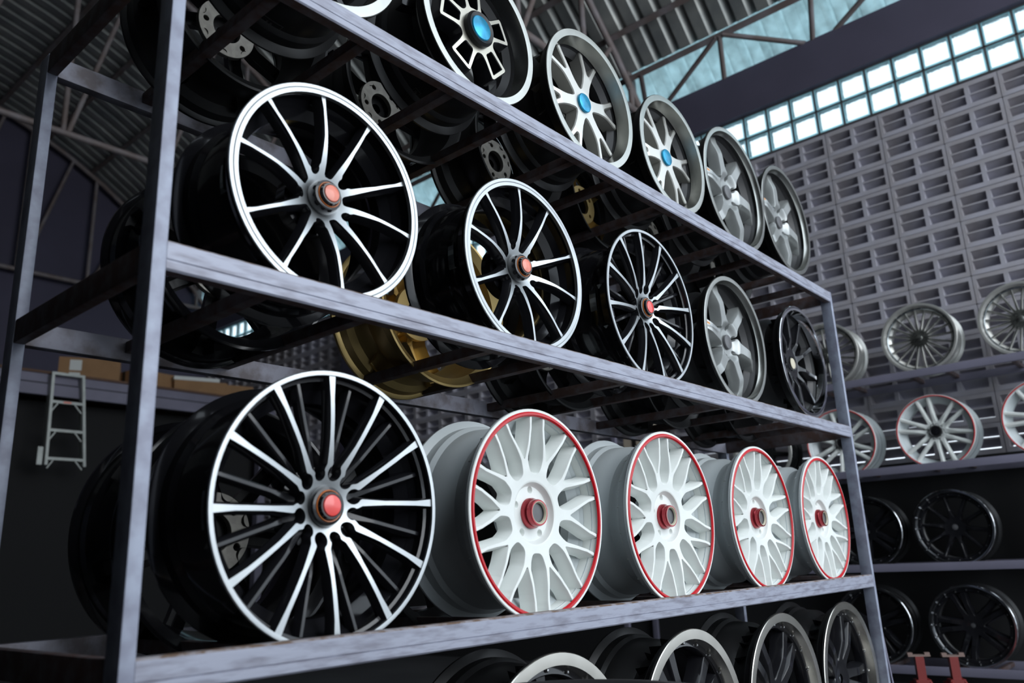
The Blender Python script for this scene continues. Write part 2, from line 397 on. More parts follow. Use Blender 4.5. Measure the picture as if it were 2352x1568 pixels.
def d_fivepair(R, m='gloss'):
    def sdf(x, z):
        ax = np.abs(x)
        s = poly(ax, z, [(.15, 20, .07), (.34, 13, .05), (.62, 10, .045), (.93, 10, .06)])
        d = smin(s, np.hypot(x, z) - .22, .06)
        return np.maximum(d, -(seg(x, z, 0, .40, 0, .80, .018, .06)))
    return [('spoke', sector('spoke', 5, sdf, .06, .92, ystep((0, .045), (.22, .04), (.5, .026), (.92, .03)), .16, .04, R, [m, m], NR=36, NT=30, bev=.012), 5)]

def barrel_prof(R, w, dish=0.0, lipw=.05):
    a = .018; o = R
    outer = [(o, 0.0), (o, .006), (o - .006, .010), (o - a, .014), (o - a, .032), (o - .043, .060), (o - .046, .085),
             (o - .030, .110), (o - .027, w - .050), (o - .021, w - .044), (o - a, w - .040), (o - a, w - .014), (o - .005, w - .008), (o, w - .005), (o, w)]
    inner = [(o - .006, w), (o - .026, w - .014), (o - .033, w - .045), (o - .036, .110), (o - .052, .085), (o - .050, .062), (o * .93, .034), (o * .955, .006), (o * .96, .0015)]
    return outer + inner
# rim = barrel (children of the wheel); lip = front ring
def make_wheel(label, group, loc, R, design, rotdeg=0, w=.20, yaw=0.0, flip=False, tilt=0.0, pieces=None, capfn=None, barrel='satin', lipmat='machined', lip=(.955, .0), stripe=None, lugs=0, name='alloy_wheel', extra=None, lipdeep=0.0):
    """loc is the centre of the front lip plane; face looks to -Y (flip: to +Y), then yaw about Z"""
    rz = yaw + (PI if flip else 0.0)
    t = thing(name, label, 'wheel', (loc[0], loc[1], loc[2] - R), (0, 0, rz), group)
    C0 = (0, 0, R)
    r = lambda d: (0, -math.radians(d), 0)
    key = (round(R, 4), round(w, 3), barrel)
    obj('barrel', cached(('barrel',) + key, lambda: lathe('barrel', barrel_prof(R, w), barrel, 80, True)), t, C0)
    li = lip[0]
    lp = [(R, -.0012), (R - .0016, -.0030), (R * (li + .5 * (1 - li)), -.0031), (R * li, -.0028)]
    if lipdeep: lp += [(R * (li - .012), lipdeep * .5), (R * (li - .04), lipdeep)]
    else: lp += [(R * (li - .004), .006)]
    obj('lip', cached(('lip', round(R, 4), li, lipmat, lipdeep), lambda: lathe('lip', lp, lipmat, 96)), t, C0)
    if stripe:
        a, b, m = stripe
        obj('lip_stripe', cached(('stripe', round(R, 4), stripe), lambda: lathe('lip_stripe', [(R * a, -.0030), (R * (a * .7 + b * .3), -.0056), (R * (a * .3 + b * .7), -.0056), (R * b, -.0012)], m, 96)), t, C0)
    for nm, me, n in cached((design, round(R, 4)), lambda: design(R)):
        for k in range(n): obj(nm, me, t, C0, r(rotdeg + 360 / n * k))
    if extra: extra(t, R, C0, rotdeg, r)
    if capfn: capfn(t, R, C0)
    return t
# ---- caps
def cap_ring(colour, y0, emb='redcap'):
    def f(t, R, C0):
        c = obj('centre_cap', cached(('cap', round(R, 4), y0), lambda: lathe('centre_cap', disc_prof((.150 * R, y0 + .034), (.150 * R, y0 + .008), (.138 * R, y0 + .002), (.112 * R, y0), (.108 * R, y0 + .0), (.100 * R, y0 - .005), (.096 * R, y0 - .0085), (.082 * R, y0 - .0085), (.080 * R, y0 - .007), (.0, y0 - .007)), 'gloss', 48)), t, C0)
        obj('cap_ring', cached(('capr', round(R, 4), y0), lambda: lathe('cap_ring', disc_prof((.118 * R, y0 + .0002), (.1145 * R, y0 - .0018), (.109 * R, y0 - .0016)), 'orange', 48)), c)
        o = obj('cap_emblem', cached(('cape', round(R, 4), y0, emb), lambda: lathe('cap_emblem', disc_prof((.080 * R, y0 - .0072), (.074 * R, y0 - .0100), (.045 * R, y0 - .0118), (.02 * R, y0 - .0125), (0, y0 - .0127)), emb, 40)), c)
    return f
def cap_disc(m, rad, y0, dome=.004, ring=None):
    def f(t, R, C0):
        c = obj('centre_cap', cached(('capd', round(R, 4), m, rad, y0), lambda: lathe('centre_cap', disc_prof((rad * R, y0 + .03), (rad * R, y0 + .002), (rad * R * .94, y0), (rad * R * .5, y0 - dome * .8), (0, y0 - dome)), m, 40)), t, C0)
        if ring: obj('cap_ring', cached(('capdr', round(R, 4), ring, rad, y0), lambda: lathe('cap_ring', disc_prof((rad * R * 1.42, y0 + .03), (rad * R * 1.42, y0 + .006), (rad * R * 1.26, y0 - .001), (rad * R, y0 + .003)), ring, 40)), t, C0)
    return f
def cap_tube(t, R, C0):     # red anodised tube with cream rim and dark mouth
    y0 = .012
    c = obj('centre_cap', cached(('tube', round(R, 4)), lambda: lathe('centre_cap', disc_prof((.148 * R, y0 + .024), (.146 * R, y0 + .010), (.128 * R, y0 + .004), (.128 * R, y0 - .006), (.122 * R, y0 - .009), (.108 * R, y0 - .009)), 'redanod', 48)), t, C0)
    obj('cap_ring', cached(('tuber', round(R, 4)), lambda: lathe('cap_ring', disc_prof((.108 * R, y0 - .0092), (.104 * R, y0 - .0092), (.092 * R, y0 - .006), (.090 * R, y0 - .004)), 'cream', 48)), c)
    obj('cap_mouth', cached(('tubem', round(R, 4)), lambda: lathe('cap_mouth', disc_prof((.090 * R, y0 - .004), (.088 * R, y0 - .001), (0, y0 - .0015)), 'slate', 40)), c)
def hub_back(t, R, C0, y=.052, rad=.27, m='satin'):
    obj('hub', cached(('hub', round(R, 4), y, rad, m), lambda: lathe('hub', disc_prof((0, y - .002), (rad * .5 * R, y - .002), (rad * R, y), (rad * R, y + .03), (.14 * R, y + .05), (.14 * R, y + .02)), m, 40)), t, C0)
def ex_multi(t, R, C0, rot, r):
    hub_back(t, R, C0, .060, .30, 'gloss')
    me = cached(('mb', round(R, 4)), lambda: d_multi_black(R))
    for k in range(12): obj('recessed_spoke', me, t, C0, r(rot + 30 * k))
    weights(t, R, C0, r)
def weights(t, R, C0, r):    # raised cast pads on the inside of the barrel
    me = cached(('pad', round(R, 4)), lambda: pad_mesh(R))
    for k in range(5): obj('barrel_pad', me, t, C0, r(20 + 72 * k))
def pad_mesh(R):
    b = MB(); rr = R * .845; n = 5
    for j in range(n):
        a0 = math.radians(-9 + 18 * j / n); a1 = math.radians(-9 + 18 * (j + 1) / n)
        p = lambda a, q, y: (q * math.sin(a), y, q * math.cos(a))
        b.quad(p(a0, rr, .060), p(a1, rr, .060), p(a1, rr, .085), p(a0, rr, .085)); b.quad(p(a0, rr, .060), p(a0, rr + .012, .055), p(a1, rr + .012, .055), p(a1, rr, .060))
    return b.mesh('barrel_pad', 'darkchrome')
def ex_swirl(t, R, C0, rot, r):
    hub_back(t, R, C0, .062, .30, 'gloss'); weights(t, R, C0, r)
    obj('lip_groove', cached(('lg', round(R, 4)), lambda: lathe('lip_groove', [(R * .962, -.0034), (R * .957, -.0040), (R * .945, -.0022), (R * .925, -.0012)], 'machined', 96)), t, C0)
def ex_mesh(t, R, C0, rot, r): hub_back(t, R, C0, .058, .27, 'whitebarrel')
def ex_hub(y, m='satin', rad=.27):
    def f(t, R, C0, rot, r): hub_back(t, R, C0, y, rad, m)
    return f
def ring_of(t, R, C0, r, n, rad, y, me, name):
    for k in range(n): obj(name, me, t, (rad * R * math.sin(2 * PI * k / n), y, C0[2] + rad * R * math.cos(2 * PI * k / n)))
def rivet_mesh():
    return cached('rivet', lambda: lathe('rivet', disc_prof((.0045, .003), (.0045, -.001), (.003, -.003), (0, -.0035)), 'rivet', 8))
def ex_bolts(t, R, C0, rot, r):
    hub_back(t, R, C0, .050, .2, 'silver'); ring_of(t, R, C0, r, 30, .885, .030, rivet_mesh(), 'rivet')
    obj('spoke_ring', cached(('sr', round(R, 4)), lambda: lathe('spoke_ring', [(.93 * R, .030), (.87 * R, .033), (.85 * R, .038), (.85 * R, .055)], 'darkchrome', 72)), t, C0)
    me = cached('lugdark', lambda: lathe('lug_hole', disc_prof((.011, -.001), (.009, .004), (0, .004)), 'black', 12))
    for k in range(5): obj('lug_hole', me, t, (.15 * R * math.sin(.6 + 2 * PI * k / 5), .021, C0[2] + .15 * R * math.cos(.6 + 2 * PI * k / 5)))
def ex_rivets(t, R, C0, rot, r):
    hub_back(t, R, C0, .075, .24, 'gloss'); ring_of(t, R, C0, r, 20, .86, .022, rivet_mesh(), 'rivet')
    obj('spoke_ring', cached(('srb', round(R, 4)), lambda: lathe('spoke_ring', [(.90 * R, .026), (.83 * R, .024), (.81 * R, .032), (.81 * R, .06)], 'gloss', 72)), t, C0)
def ex_star(t, R, C0, rot, r):
    hub_back(t, R, C0, .06, .33, 'gloss')
    me = cached(('drop', round(R, 4)), lambda: d_star_drop(R))
    for k in range(5): obj('spoke_drop', me, t, C0, r(rot + 72 * k))
def ex_six(t, R, C0, rot, r):
    hub_back(t, R, C0, .066, .25, 'satin')
    b = MB()
    b.quad((R * .030, .0165, R * .80), (R * .062, .0165, R * .80), (R * .056, .0135, R * .71), (R * .026, .0135, R * .71))
    st = b.build('sticker', 'sticker', t, C0, r(rot + 60))
    m = MB()
    for q in range(9):
        z = R * (.685 - .033 * q); x = R * (.026 - .0015 * q); yy = .0148 - .0003 * q
        m.quad((x, yy, z), (x + R * .034, yy, z - .001), (x + R * .032, yy, z - R * .019), (x, yy, z - R * .019))
    m.build('lettering', 'machined', t, C0, r(rot + 60))
def pad_holes(m='hubpad'):
    # back of a reversed wheel: bare mounting pad with five bolt holes, seen through the open barrel
    def f(t, R, C0, rot, r):
        def mk():
            n = 5
            def sdf(x, z):
                d = np.maximum(np.hypot(x, z) - .34, .17 - np.hypot(x, z)); return np.maximum(d, -(np.hypot(x, z - .255) - .036))
            me = sector('hub_pad', 5, sdf, .15, .36, lambda q: q * 0 - .0, .06, .0, R, [m, m], NR=14, NT=36, bev=.004)
            for v in me.vertices: v.co.y = .095 - v.co.y      # turn it round: it looks towards the open back
            return me
        me = cached(('hp', round(R, 4), m), mk)
        for k in range(5): obj('hub_pad', me, t, C0, r(rot + 72 * k))
        obj('hub_bore', cached(('hb', round(R, 4)), lambda: lathe('hub_bore', disc_prof((.17 * R, .095), (.165 * R, .05), (0, .045)), 'satin', 32)), t, C0)
    return f

# ================================================================== the building
LX, DY, WP, WD, RH = 3.0, 0.6144, 0.0226, 0.0448, 0.0480
ZS = [1.2398, 0.6424, 0.0422, -0.558]          # tops of the four shelf rails
FZ = -0.72                                      # floor
XW = 5.5                                        # inner face of the block wall
CX, CZ, RR = 0.335, 0.15, 6.5                   # axis and radius of the vaulted roof
def vault(a, R=RR): return (CX + R * math.cos(a), CZ + R * math.sin(a))
f = MB().box(-4.9, -2.6, FZ - .1, 5.9, 10.4, FZ).build('floor', 'floor'); struct(f)
g = MB().box(-40, -40, FZ - .25, 60, 50, FZ - .101).build('ground', 'ground'); struct(g)
w = MB().box(-4.9, 10.15, FZ, 5.9, 10.4, 6.75).build('wall_back', 'purple'); struct(w)
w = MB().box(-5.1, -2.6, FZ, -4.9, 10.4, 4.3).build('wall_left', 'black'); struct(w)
w = MB(); w.box(-4.9, -2.8, FZ, -.25, -2.6, 6.3); w = w.build('wall_front_light_block', 'black'); struct(w)  # unseen wall, added and widened to keep light off the rack's left sides
# right wall: solid dark lower part with breeze blocks, glass blocks and a painted beam above
ZB0 = 0.70
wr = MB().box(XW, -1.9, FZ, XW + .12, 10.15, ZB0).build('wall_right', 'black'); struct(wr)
def breeze():
    b = MB(); W_, H_, D_ = .396, .196, .12
    # openings: two columns, two rows
    xs = [(.022, .184), (.212, .374)]; zs = [(.033, .095), (.106, .168)]
    Xg = [0, .022, .184, .212, .374, W_]; Zg = [0, .033, .095, .106, .168, H_]
    P = lambda y, z, d: (d, -y, z)            # local: y runs along the wall towards the camera's right
    for i in range(5):
        for j in range(5):
            if i in (1, 3) and j in (1, 3): continue
            b.quad(P(Xg[i], Zg[j], 0), P(Xg[i], Zg[j + 1], 0), P(Xg[i + 1], Zg[j + 1], 0), P(Xg[i + 1], Zg[j], 0))
    for x0, x1 in xs:
        for z0, z1 in zs:
            b.quad(P(x0, z0, 0), P(x1, z0, 0), P(x1, z0 + .004, D_), P(x0, z0 + .004, D_))      # sill
            b.quad(P(x0, z1, 0), P(x0, z1, D_), P(x1, z1, D_), P(x1, z1, 0))                    # head
            b.quad(P(x0, z0, 0), P(x0, z0, D_), P(x0, z1, D_), P(x0, z1, 0))
            b.quad(P(x1, z0, 0), P(x1, z1, 0), P(x1, z1, D_), P(x1, z0, D_))
            b.quad(P(x0, z1, .022), P(x1, z1, .022), P(x1, z0 + .017, .108), P(x0, z0 + .017, .108))   # sloping blade
            b.quad(P(x0, z1, .034), P(x0, z0 + .017, D_), P(x1, z0 + .017, D_), P(x1, z1, .034))
    return b
bmsh = breeze().mesh('breeze_block', 'block')
far = MB()
for j in range(13):
    z = ZB0 + .2 * j
    for i in range(-2, 28):
        y = -.93 + .4 * (i + 1)
        if i < 19:
            obj('breeze_block', bmsh, wr, (XW + random.uniform(-.002, .002), y, z))
        else:
            k = len(far.V); s0 = breeze(); far.V += [(p[0] + XW, p[1] + y, p[2] + z) for p in s0.V]
            far.F += [tuple(q + k for q in ff) for ff in s0.F]; far.I += s0.I
o = far.build('breeze_block', 'block', wr); o['kind'] = 'stuff'
mo = MB()
for j in range(14): mo.box(XW + .006, -1.73, ZB0 + .2 * j - .010, XW + .11, 10.15, ZB0 + .2 * j + .006)
for i in range(-2, 29): mo.box(XW + .006, -.93 + .4 * i - .006, ZB0, XW + .11, -.93 + .4 * i + .010, 3.3)
mo.build('mortar_joint', 'mortar', wr)
MB().box(XW, -1.9, ZB0, XW + .12, -1.735, 3.3).build('wall_end', 'block', wr)
# glass blocks
win = MB()
GZ = 3.318
for k in range(3): win.box(XW, -1.9, GZ + .2 * k - .006, XW + .09, 10.15, GZ + .2 * k + .006)
for i in range(61): win.box(XW, -1.9 + .2 * i - .008 + .012, GZ, XW + .09, -1.9 + .2 * i + .008 + .012, GZ + .4)
win = win.build('window_1', 'slate'); struct(win)
gb = MB()
a = .092
gp = [(-a, -a), (a, -a), (a, a), (-a, a)]; gi = [(-.081, -.081), (.081, -.081), (.081, .081), (-.081, .081)]
for k in range(4):
    p, q = gp[k], gp[(k + 1) % 4]; pi, qi = gi[k], gi[(k + 1) % 4]
    gb.quad((.004, p[0], p[1]), (.004, q[0], q[1]), (-.004, qi[0], qi[1]), (-.004, pi[0], pi[1]), 1)
    gb.quad((.004, q[0], q[1]), (.004, p[0], p[1]), (.078, p[0], p[1]), (.078, q[0], q[1]), 1)
gb.quad(*[(-.004, p[0], p[1]) for p in reversed(gi)])
gm = gb.mesh('glass_block', ['glass', 'glassedge'])
for k in range(2):
    for i in range(60): obj('glass_block', gm, win, (XW + .004, -1.9 + .2 * i + .112, GZ + .1 + .2 * k))
o = MB().box(XW - .05, -1.9, GZ + .406, XW + .12, 10.15, 4.125).build('trim_1', 'beam'); struct(o)
o = MB().box(XW - .12, 5.98, FZ, XW - .002, 6.66, GZ + .406).build('trim_2', 'purple'); struct(o)
# vaulted roof of ribbed sheets
ceil = obj('ceiling', None); struct(ceil)
PIT = .18
def rib_profile(n):      # (y, dr): pans with trapezoid ribs
    out = [(0.0, 0.0)]
    for k in range(n):
        y = k * PIT; out += [(y + .100, 0), (y + .118, .046), (y + .140, .046), (y + PIT, 0)]
    return out
def sheet(a0, a1, n, seg):
    V = []; Fc = []; pr = rib_profile(n); m = len(pr)
    for s in range(seg + 1):
        al = a0 + (a1 - a0) * s / seg
        for y, dr in pr:
            x, z = vault(al, RR + dr); V.append((x, y, z))
    for s in range(seg):
        for k in range(m - 1): Fc.append((s * m + k, s * m + k + 1, s * m + m + k + 1, s * m + m + k))
    return V, Fc
A0, A1, A2 = math.radians(37.3), math.radians(41.2), math.radians(142)
me1 = mesh('roof_light', *sheet(A0 - .01, A1, 4, 2), 'skylight')
me2 = mesh('roof_sheet', *sheet(A1, math.radians(92), 4, 14), 'roof')
me3 = mesh('roof_sheet', *sheet(math.radians(92), A2, 4, 10), 'roof')
y = -2.6
while y < 10.2:
    obj('roof_light', me1, ceil, (0, y + .04, 0)); obj('roof_sheet', me2, ceil, (0, y + .04, 0)); obj('roof_sheet', me3, ceil, (0, y + .04, 0)); y += 4 * PIT
for ad in (44.4, 40.9, 49.0, 54.5, 60.0, 66.0, 72.0, 78.0, 85.0, 92.0, 100.0, 110.0, 120.0):
    x, z = vault(math.radians(ad), RR - .045)
    MB().bar((x, -2.6, z), (x, 10.15, z), .05, .07, (math.cos(math.radians(ad)), 0, math.sin(math.radians(ad)))).build('purlin', 'tube', ceil)
# edge lattice above the beam
x1, z1 = vault(math.radians(40.9), RR - .07)
lat = thing('eave_lattice', 'row of dull grey diagonal tubes between the lowest purlin and the violet beam', 'brace', (XW - .03, 1.4, 4.125))
def lt(y0, y1, n): MB().tube((x1 - XW + .03, y0 - 1.4, z1 - 4.125), (0, y1 - 1.4, 0), .022, 8).build('web_tube', 'tube', lat, smooth=True, angle=50)
for k in range(-3, 10):
    yk = 1.30 - .78 * (k - 0) if k < 3 else 1.30 + .78 * (k - 2)
    lt(yk, yk + .12, k)
    if round((yk - 1.30) / .78) % 2 == 0: lt(yk + .03, yk + .72, k); lt(yk - .03, yk - .60, k)
# trusses
def truss(y, label):
    t = thing('roof_truss', label, 'truss', (CX, y, 4.06), group='arched tube trusses under the roof')
    P = lambda x, z: (x - CX, 0, z - 4.06)
    aa = [math.radians(d) for d in range(38, 143, 5)]
    top = MB()
    for p, q in zip(aa[:-1], aa[1:]):
        u = vault(p, RR - .12); v = vault(q, RR - .12); top.tube(P(*u), P(*v), .034, 8)
    top.build('top_chord', 'tube', t, smooth=True, angle=50)
    MB().tube(P(-4.7, 4.06), P(5.42, 4.06), .032, 8).build('bottom_chord', 'tube', t, smooth=True, angle=50)
    xs = [5.2, 4.5, 3.62, 2.75, 1.84, .95, .05, -.85, -1.75, -2.6, -3.4]
    zt = lambda x: CZ + math.sqrt((RR - .12) ** 2 - (x - CX) ** 2)
    for k, x in enumerate(xs):
        MB().tube(P(x, 4.06), P(x, zt(x)), .026, 8).build('web_tube', 'tube', t, smooth=True, angle=50)
        if k: 
            xq = x + .62 * (xs[k - 1] - x) ; MB().tube(P(x + .04, 4.06), P(xq, zt(xq)), .024, 8).build('web_tube', 'tube', t, smooth=True, angle=50)
    MB().box(-.06, -.012, -.09, .06, .012, .10).build('gusset_plate', 'tube', t, P(5.22, 4.33))
truss(2.2, 'grey tube roof truss above the far end of the front rack')
truss(6.1, 'grey tube roof truss with a level tie high behind the upper left of the rack')
truss(10.0, 'grey tube roof truss set against the dark purple end wall')

# ================================================================== the front rack
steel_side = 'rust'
rack = thing('storage_rack', 'long grey painted steel rack with four shelf levels holding rows of wheels in front', 'rack', (LX / 2, DY / 2, FZ))
RO = Vector((LX / 2, DY / 2, FZ))
def rbox(nm, x0, y0, z0, x1, y1, z1, m, parent=rack, off=RO, bev=.0025):
    me = bevel_box_mesh(nm, x0 - off.x, y0 - off.y, z0 - off.z, x1 - off.x, y1 - off.y, z1 - off.z, m, bev)
    return obj(nm, me, parent)
PT = ZS[0]
for x0 in (0, LX - WP):
    for y0 in (0, DY - WD):
        rbox('post', x0, y0, FZ, x0 + WP, y0 + WD, PT, 'steelpost')
def grooved_rail(nm, x0, x1, y0, y1, z0, z1, m, parent, off, gz=.36):
    # rectangular tube whose face carries a thin rolled seam
    h = z1 - z0; zg = z0 + h * gz; c = .003
    prof = [(y0 + c, z0), (y0, z0 + c), (y0, zg - .0012), (y0 + .0016, zg), (y0, zg + .0012), (y0, z1 - c), (y0 + c, z1), (y1, z1), (y1, z0)]
    b = MB(); n = len(prof)
    for k in range(n):
        p, q = prof[k], prof[(k + 1) % n]
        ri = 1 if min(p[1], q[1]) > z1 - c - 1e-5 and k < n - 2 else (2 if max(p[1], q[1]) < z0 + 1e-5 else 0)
        b.quad((x0 - off.x, p[0] - off.y, p[1] - off.z), (x1 - off.x, p[0] - off.y, p[1] - off.z), (x1 - off.x, q[0] - off.y, q[1] - off.z), (x0 - off.x, q[0] - off.y, q[1] - off.z), ri)
    for x in (x0, x1):
        k = len(b.V); b.V += [(x - off.x, p[0] - off.y, p[1] - off.z) for p in prof]; b.F.append(tuple(range(k, k + n)) if x == x1 else tuple(reversed(range(k, k + n)))); b.I.append(0)
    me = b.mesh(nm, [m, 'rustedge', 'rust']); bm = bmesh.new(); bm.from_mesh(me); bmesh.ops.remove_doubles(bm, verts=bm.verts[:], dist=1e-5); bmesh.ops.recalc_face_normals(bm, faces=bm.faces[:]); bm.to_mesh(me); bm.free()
    return obj(nm, me, parent)
for zt in ZS:
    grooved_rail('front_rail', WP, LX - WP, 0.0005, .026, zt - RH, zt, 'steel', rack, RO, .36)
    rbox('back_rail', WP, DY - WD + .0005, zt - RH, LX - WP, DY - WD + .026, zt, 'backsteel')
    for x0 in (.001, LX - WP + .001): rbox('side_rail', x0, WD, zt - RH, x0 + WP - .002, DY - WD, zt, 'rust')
BARS = {0: [c + s * .105 for c in (.32, .79, 1.265, 1.736, 2.20, 2.685) for s in (-1, 1)],
        1: [.227, .445, .815, 1.022, 1.362, 1.57, 1.955, 2.20, 2.575, 2.752],
        2: [c + s * .108 for c in (.367, .93, 1.51, 2.10, 2.657) for s in (-1, 1)],
        3: [c + s * .11 for c in (.37, .955, 1.545, 2.13, 2.70) for s in (-1, 1)]}
for k, bx in BARS.items():
    for x in bx: rbox('cross_bar', x - .0125, .027, ZS[k] - .032, x + .0125, DY - WD, ZS[k] - .007, 'rust', bev=.0015)

# ================================================================== wheels on the front rack
Y0 = .034
G1, G2, G3 = 'wheels on the upper shelf', 'wheels on the middle shelf', 'wheels on the white wheel shelf'
blackcap = cap_ring('gloss', .016)
make_wheel('large black wheel with twelve machined silver spokes and red cap, left of the white wheels', G3, (.367, Y0, .2545), .2385, d_multi, -12.5, .205, capfn=blackcap, extra=ex_multi, barrel='gloss', lip=(.962, 0))
for i, (x, z, nm) in enumerate([(.9325, .252, 'white mesh wheel with red lip stripe standing next to the big black wheel'), (1.513, .2528, 'second white mesh wheel with red lip stripe counting from the big black wheel'),
                                (2.0995, .2565, 'third white mesh wheel with red lip stripe counting from the big black wheel'), (2.6566, .2612, 'last and farthest white mesh wheel with red lip stripe, beside the end post')]):
    make_wheel(nm, G3, (x, Y0, z), .2350, d_mesh, [-1.7, 3, -4, 2][i], .205, barrel='whitebarrel', lipmat='white', lip=(.955, 0), stripe=(.972, .926, 'redline'), extra=ex_mesh, capfn=cap_tube)
coral = cap_ring('gloss', .010, 'coralcap')
make_wheel('black wheel with ten slim machined spokes and coral cap nearest the front left post', G2, (.3493, Y0, .8415), .2190, d_swirl, -10.2, .205, capfn=coral, extra=ex_swirl, barrel='gloss', lip=(.915, 0))
make_wheel('black wheel with ten slim machined spokes and coral cap, second on the middle shelf', G2, (.9275, Y0, .843), .2205, d_swirl, -13, .205, capfn=coral, extra=ex_swirl, barrel='gloss', lip=(.915, 0))
make_wheel('black wheel with twelve machined spokes and red cap in the centre of the middle shelf', G2, (1.5065, Y0, .8625), .2380, d_multi, -6, .205, capfn=blackcap, extra=ex_multi, barrel='gloss', lip=(.962, 0))
slatecap = cap_disc('slate', .115, .030, .002)
make_wheel('satin grey wheel with six broad curved spokes on the middle shelf', G2, (2.0545, Y0, .8575), .2290, d_six, 22, .205, capfn=slatecap, extra=ex_six, barrel='satin', lipmat='lip', lip=(.93, 0), lipdeep=.016)
make_wheel('gloss black wheel with a wide chrome lip at the far end of the middle shelf', G2, (2.6565, Y0, .8775), .2290, d_tenblack, 8, .205, capfn=cap_disc('cream', .10, .045, .001, 'gloss'), extra=ex_hub(.075, 'gloss'), barrel='satin', lipmat='chrome', lip=(.92, 0), lipdeep=.03)
d_tb12 = lambda R: d_tenblack(R, 'satin', .05, 7, .035)
def barrel_label(t, R, C0, ang, y, half, hy):
    b = MB(); rr = R - .0265
    P = lambda u, v: (rr * math.sin(math.radians(ang + half * u)), y + hy * v, rr * math.cos(math.radians(ang + half * u)))
    def q(u0, v0, u1, v1): b.quad(P(u0, v0), P(u1, v0), P(u1, v1), P(u0, v1))
    for k in range(4):
        u0, u1 = -1 + .5 * k, -.5 + .5 * k; q(u0, -1, u1, -.86); q(u0, .86, u1, 1)
    q(-1, -.86, -.93, .86); q(.93, -.86, 1, .86)
    q(-.45, -.1, -.1, .25); q(-.1, -.5, .1, .5); q(.1, -.1, .4, .1); q(.3, -.55, .45, -.1)
    b.build('barrel_label', 'labelgrey', t, C0)
def ex_label(base, *a):
    def f(t, R, C0, rot, r): base(t, R, C0, rot, r); barrel_label(t, R, C0, *a)
    return f
make_wheel('dark silver-lipped wheel cut off by the top edge, leftmost on upper shelf', G1, (.315, Y0, 1.4425), .2020, d_tb12, 10, .205, extra=ex_label(ex_hub(.09), 187, .158, 8, .018), barrel='satin', lipmat='lip', lip=(.88, 0), lipdeep=.04)
make_wheel('dark five-armed wheel with champagne faces and big bright blue cap', G1, (.7907, Y0, 1.442), .2015, d_star, 8, .205, extra=ex_label(ex_star, 209, .152, 3.2, .012), capfn=cap_disc('bluecap', .165, -.004, .003, 'satin'), barrel='satin', lipmat='lip', lip=(.90, 0), lipdeep=.05)
make_wheel('silver fork-spoked wheel with blue cap, the larger and nearer of two on the upper shelf', G1, (1.2655, Y0, 1.450), .2150, d_ysix, -18, .205, extra=ex_hub(.07, 'bronze_silver', .3), capfn=cap_disc('bluecap', .140, .022, .003), barrel='satin', lipmat='lip', lip=(.90, 0), lipdeep=.036)
make_wheel('silver fork-spoked wheel with blue cap, the farther of two on the upper shelf', G1, (1.736, Y0, 1.448), .2095, d_ysix, -24, .205, extra=ex_hub(.07, 'bronze_silver', .3), capfn=cap_disc('bluecap', .140, .022, .003), barrel='satin', lipmat='lip', lip=(.90, 0), lipdeep=.036)
make_wheel('satin grey six-spoke wheel with orange sticker, fifth along the upper shelf', G1, (2.2035, Y0, 1.4795), .2470, d_six, 26, .205, capfn=slatecap, extra=ex_six, barrel='satin', lipmat='lip', lip=(.93, 0), lipdeep=.016)
make_wheel('satin grey six-spoke wheel at the far right end of the upper shelf', G1, (2.686, Y0, 1.5005), .2400, d_six, 18, .205, capfn=slatecap, extra=ex_six, barrel='satin', lipmat='lip', lip=(.93, 0), lipdeep=.016)
# bottom row, only the tops are in the frame
G4 = 'wheels with polished lips on the lowest shelf'
for i, (x, lab) in enumerate([(.955, 'black wheel with pale polished lip, lowest shelf, half hidden by the tyre'), (1.545, 'black riveted wheel with polished lip, second on the lowest shelf'),
                              (2.130, 'black riveted wheel with polished lip, third on the lowest shelf'), (2.70, 'black riveted wheel with polished lip on the lowest shelf beside the end post')]):
    make_wheel(lab, G4, (x, Y0, -.316), .270, d_fivepair, 14 + 11 * i, .215, extra=ex_rivets, capfn=cap_disc('chrome', .09, .05, .004), barrel='satin', lipmat='tanlip', lip=(.90, 0), lipdeep=.045)
# rear row, turned back to back with the front row
GR = 'rear wheels turned back to back'
def rear(x, zt, R, label, design=None, barrel='satin', lipm='darkchrome', pad='hubpad', dz=0):
    design = design or d_tb12
    make_wheel(label, GR, (x, .512, zt + math.sqrt((R - .02) ** 2 - .108 ** 2) - .004 + dz), R, design, random.uniform(0, 60), .205, flip=True, extra=pad_holes(pad), barrel=barrel, lipmat=lipm, lip=(.93, 0))
d_gold6 = lambda R: d_six(R, 'gold', .03)
rear(.355, ZS[2], .2385, 'black wheel behind the large machined wheel on the white wheel shelf', barrel='gloss')
rear(.92, ZS[2], .225, 'black wheel behind the first white mesh wheel')
rear(1.50, ZS[2], .225, 'black wheel behind the second white mesh wheel')
rear(2.09, ZS[2], .225, 'black wheel behind the third white mesh wheel')
rear(2.66, ZS[2], .225, 'black wheel behind the fourth white mesh wheel')
rear(.338, ZS[1], .215, 'black wheel in the rear row behind the front left post, middle shelf', barrel='gloss')
rear(.92, ZS[1], .222, 'gold wheel in the rear row seen under and through the middle shelf', d_gold6, 'gold', 'gold', 'gold')
rear(1.465, ZS[1], .222, 'black wheel in the rear row behind the centre of the middle shelf')
rear(2.08, ZS[1], .225, 'black wheel in the rear row behind the satin grey wheel')
rear(2.66, ZS[1], .222, 'black wheel in the rear row behind the chrome-lipped wheel')
rear(.32, ZS[0], .208, 'black rear wheel at the left end of the upper shelf, bare mounting pad showing')
rear(.79, ZS[0], .208, 'black wheel in the rear row behind the blue-capped star wheel, bare mounting pad showing')
rear(1.265, ZS[0], .212, 'black wheel in the rear row behind the larger silver fork-spoked wheel')
